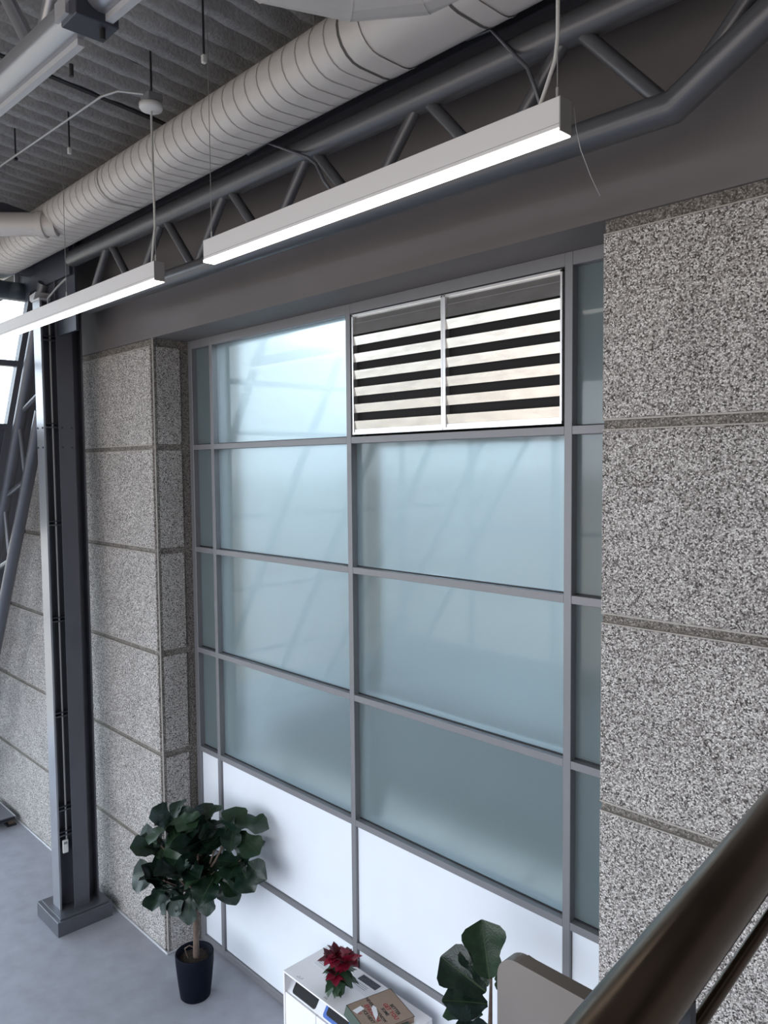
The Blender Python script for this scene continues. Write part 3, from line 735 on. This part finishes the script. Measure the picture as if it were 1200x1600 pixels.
m_ = MB(); m_.add([bp(.0, 0, .045), bp(0, LY, .045), bp(-.014, LY - .03, .003), bp(-.014, .03, .003), bp(.003, 0, .001), bp(.003, LY, .001)],
                  [(0, 1, 2, 3), (3, 2, 5, 4), (0, 3, 4), (1, 5, 2), (0, 4, 5, 1)]); m_.build('side_flap', 'box_green', pb)
qbox(LX, LX + .02, .06, .16, .004, .030).build('side_tab', 'box_green', pb)
eg = MB()
for (u0, u1, v0, v1) in ((0, LX, 0, .004), (0, LX, LY - .004, LY), (0, .004, 0, LY), (LX - .004, LX, 0, LY)):
    vs = [bp(a, b_, c) for a in (u0, u1) for b_ in (v0, v1) for c in (.0452, .0456)]
    eg.add(vs, [(0, 1, 3, 2), (4, 6, 7, 5), (0, 4, 5, 1), (2, 3, 7, 6), (0, 2, 6, 4), (1, 5, 7, 3)])
eg.build('printed_border', 'ink_black', pb)
def tm(u_, v_, rot=0):
    mm = Matrix((ex_, -ey_, Vector((0, 0, 1)))).transposed().to_4x4(); mm.translation = Vector(bp(u_, v_, .0456))
    return mm @ Matrix.Rotation(rot, 4, 'Z')
for (s_, u_, v_, sz, mm_) in (('BETTER', .215, .085, .036, 'ink_black'), ('GET YOU', .215, .122, .044, 'ink_red'), ('SOME', .20, .158, .034, 'ink_black'),
                         ('NEVER YOU KNOW', .150, .205, .032, 'ink_black'), ('ENOUGH', .165, .243, .046, 'ink_red'), ('SAUCE NEXT', .16, .282, .034, 'ink_black'), ('YOU', .10, .318, .032, 'ink_red')):
    text('lettering', s_, sz, tm(u_, v_), mm_, pb)
for pl in ([(.10, .20), (.13, .19), (.20, .215), (.245, .255), (.19, .245), (.12, .225)], [(.06, .28), (.10, .27), (.12, .34), (.075, .352)]):
    k = len(pl); mb = MB(); mb.add([bp(a, b_, .0462) for a, b_ in pl] + [bp(a, b_, .0470) for a, b_ in pl],
                                   [tuple(range(k)), tuple(range(2 * k - 1, k - 1, -1))] + [(i, (i + 1) % k, k + (i + 1) % k, k + i) for i in range(k)])
    mb.build('torn_sticker', 'paper', pb)

# poinsettia
pc = Vector((.232, -.37, RZ))
po = thing('poinsettia', pc, 'small potted poinsettia with deep red bracts on the white cabinet', 'plant')
MB().lathe([(.001, 0), (.046, 0), (.058, .08), (.061, .082), (.061, .092), (.055, .092), (.001, .085)], pc, 24).build('pot', 'box_green', po)
tube('stem', 'leaf_poin', [pc + Vector((0, 0, .08)), pc + Vector((0, 0, .24))], .007, po, 6)
GL = leaf_mesh('poin_leaf', ['leaf_poin', 'leaf_vein'], star, 8, 4, .03, .15, .7, True, 3)
RB = [leaf_mesh('bract', [c, c], star, 8, 4, .05, .25, .45, True, 5 + i) for i, c in enumerate(('bract_red', 'bract_deep'))]
rnd = random.Random(5)
for q in range(34):
    a = q * 2.4; el = rnd.uniform(-.55, .15); d = Vector((math.cos(a) * math.cos(el), math.sin(a) * math.cos(el), math.sin(el)))
    add_leaf(GL, 'leaf', po, pc + Vector((0, 0, rnd.uniform(.10, .21))), d, Vector((0, 0, 1)) + d * .1, rnd.uniform(.12, .165), 1.25)
for hx, hy, hz, nn in ((-.02, 0, .27, 13), (.06, .04, .25, 11), (.045, -.06, .185, 8), (-.045, -.03, .24, 7)):
    hc = pc + Vector((hx, hy, hz))
    tube('stem', 'leaf_poin', [pc + Vector((0, 0, .10)), hc], .005, po, 5)
    for q in range(nn):
        a = q * 2.4 + hx * 50; el = rnd.uniform(-.3, .5) if q < nn - 3 else rnd.uniform(.7, 1.3)
        d = Vector((math.cos(a) * math.cos(el), math.sin(a) * math.cos(el), math.sin(el)))
        add_leaf(RB[0 if rnd.random() < .6 else 1], 'bract', po, hc + Vector((0, 0, rnd.uniform(-.01, .01))), d, Vector((0, 0, 1)) + d * .05, rnd.uniform(.085, .125), 1.5)

# ============================================================ LOW BENCH at the far left
bn = thing('low_bench', (-6.9, -.68, 0), 'low grey slab bench with a dark edge beside the far left concrete wall', 'bench')
MB().box(-7.2, -6.42, -1.6, -.455, .10, .125, c=.002).build('slab', 'bench_top', bn)
MB().box(-7.2, -6.415, -.460, -.445, .095, .13).build('edge_strip', 'pale_metal', bn)
MB().box(-6.42, -6.405, -1.6, -.455, .085, .118).build('edge_strip', 'rubber_black', bn)
MB().box(-6.50, -6.44, -.52, -.46, .02, .10).build('leg', 'bark', bn); MB().box(-6.54, -6.40, -.56, -.44, 0, .02, c=.003).build('foot', 'rubber_black', bn)
MB().box(-6.50, -6.44, -1.58, -1.52, 0, .10).build('leg', 'bark', bn); MB().box(-7.18, -7.12, -1.0, -.94, 0, .10).build('leg', 'bark', bn)

# ============================================================ LANDING AND RAILING (nearest the camera)
ld = struct('landing_1', (5, -4, 3.1))
MB().box(4.25, 7.0, -5.6, -2.9, 3.05, 3.2).build('landing_slab', 'steel_paint', ld)
MB().box(6.7, 6.9, -5.5, -5.3, 0, 3.05).build('landing_post', 'steel_paint', ld); MB().box(4.4, 4.6, -5.5, -5.3, 0, 3.05).build('landing_post', 'steel_paint', ld)
MB().box(6.7, 6.9, -3.2, -3.0, 0, 3.05).build('landing_post', 'steel_paint', ld)
rl = thing('stair_railing', (4.19, -3.2, 3.2), 'thick bronze handrail with a thinner rail below, crossing the bottom right corner', 'railing')
A, B_ = Vector((4.185, -3.337, 4.276)), Vector((4.173, -3.074, 4.300)); d = B_ - A
tube('handrail', 'bronze', [A - d * 1.2, B_ + d * 4.5], .036, rl, 32)
A2, B2 = Vector((4.205, -3.223, 4.228)), Vector((4.204, -3.034, 4.258)); d2 = B2 - A2
tube('lower_rail', 'bronze', [A2 - d2 * 1.6, B2 + d2 * 5.5], .0075, rl, 16)
MB().box(4.185, 4.215, -3.262, -3.250, 3.2, 4.27).build('post', 'steel_dark', rl)
MB().box(4.15, 4.18, -2.2, -2.188, 3.0, 4.36).build('post', 'steel_dark', rl)
# rounded end plate
pts = []; R_ = .030
x0, x1, zt2, zb2 = 3.930, 4.20, 4.168, 3.2
pts = [(x0, zb2)] + [(x0 + R_ - R_ * math.cos(math.radians(a)), zt2 - R_ + R_ * math.sin(math.radians(a))) for a in range(0, 91, 10)] + [(x1, zt2), (x1, zb2)]
MB().prism(pts, 'y', -3.2, -3.178).build('end_plate', 'plate_steel', rl)
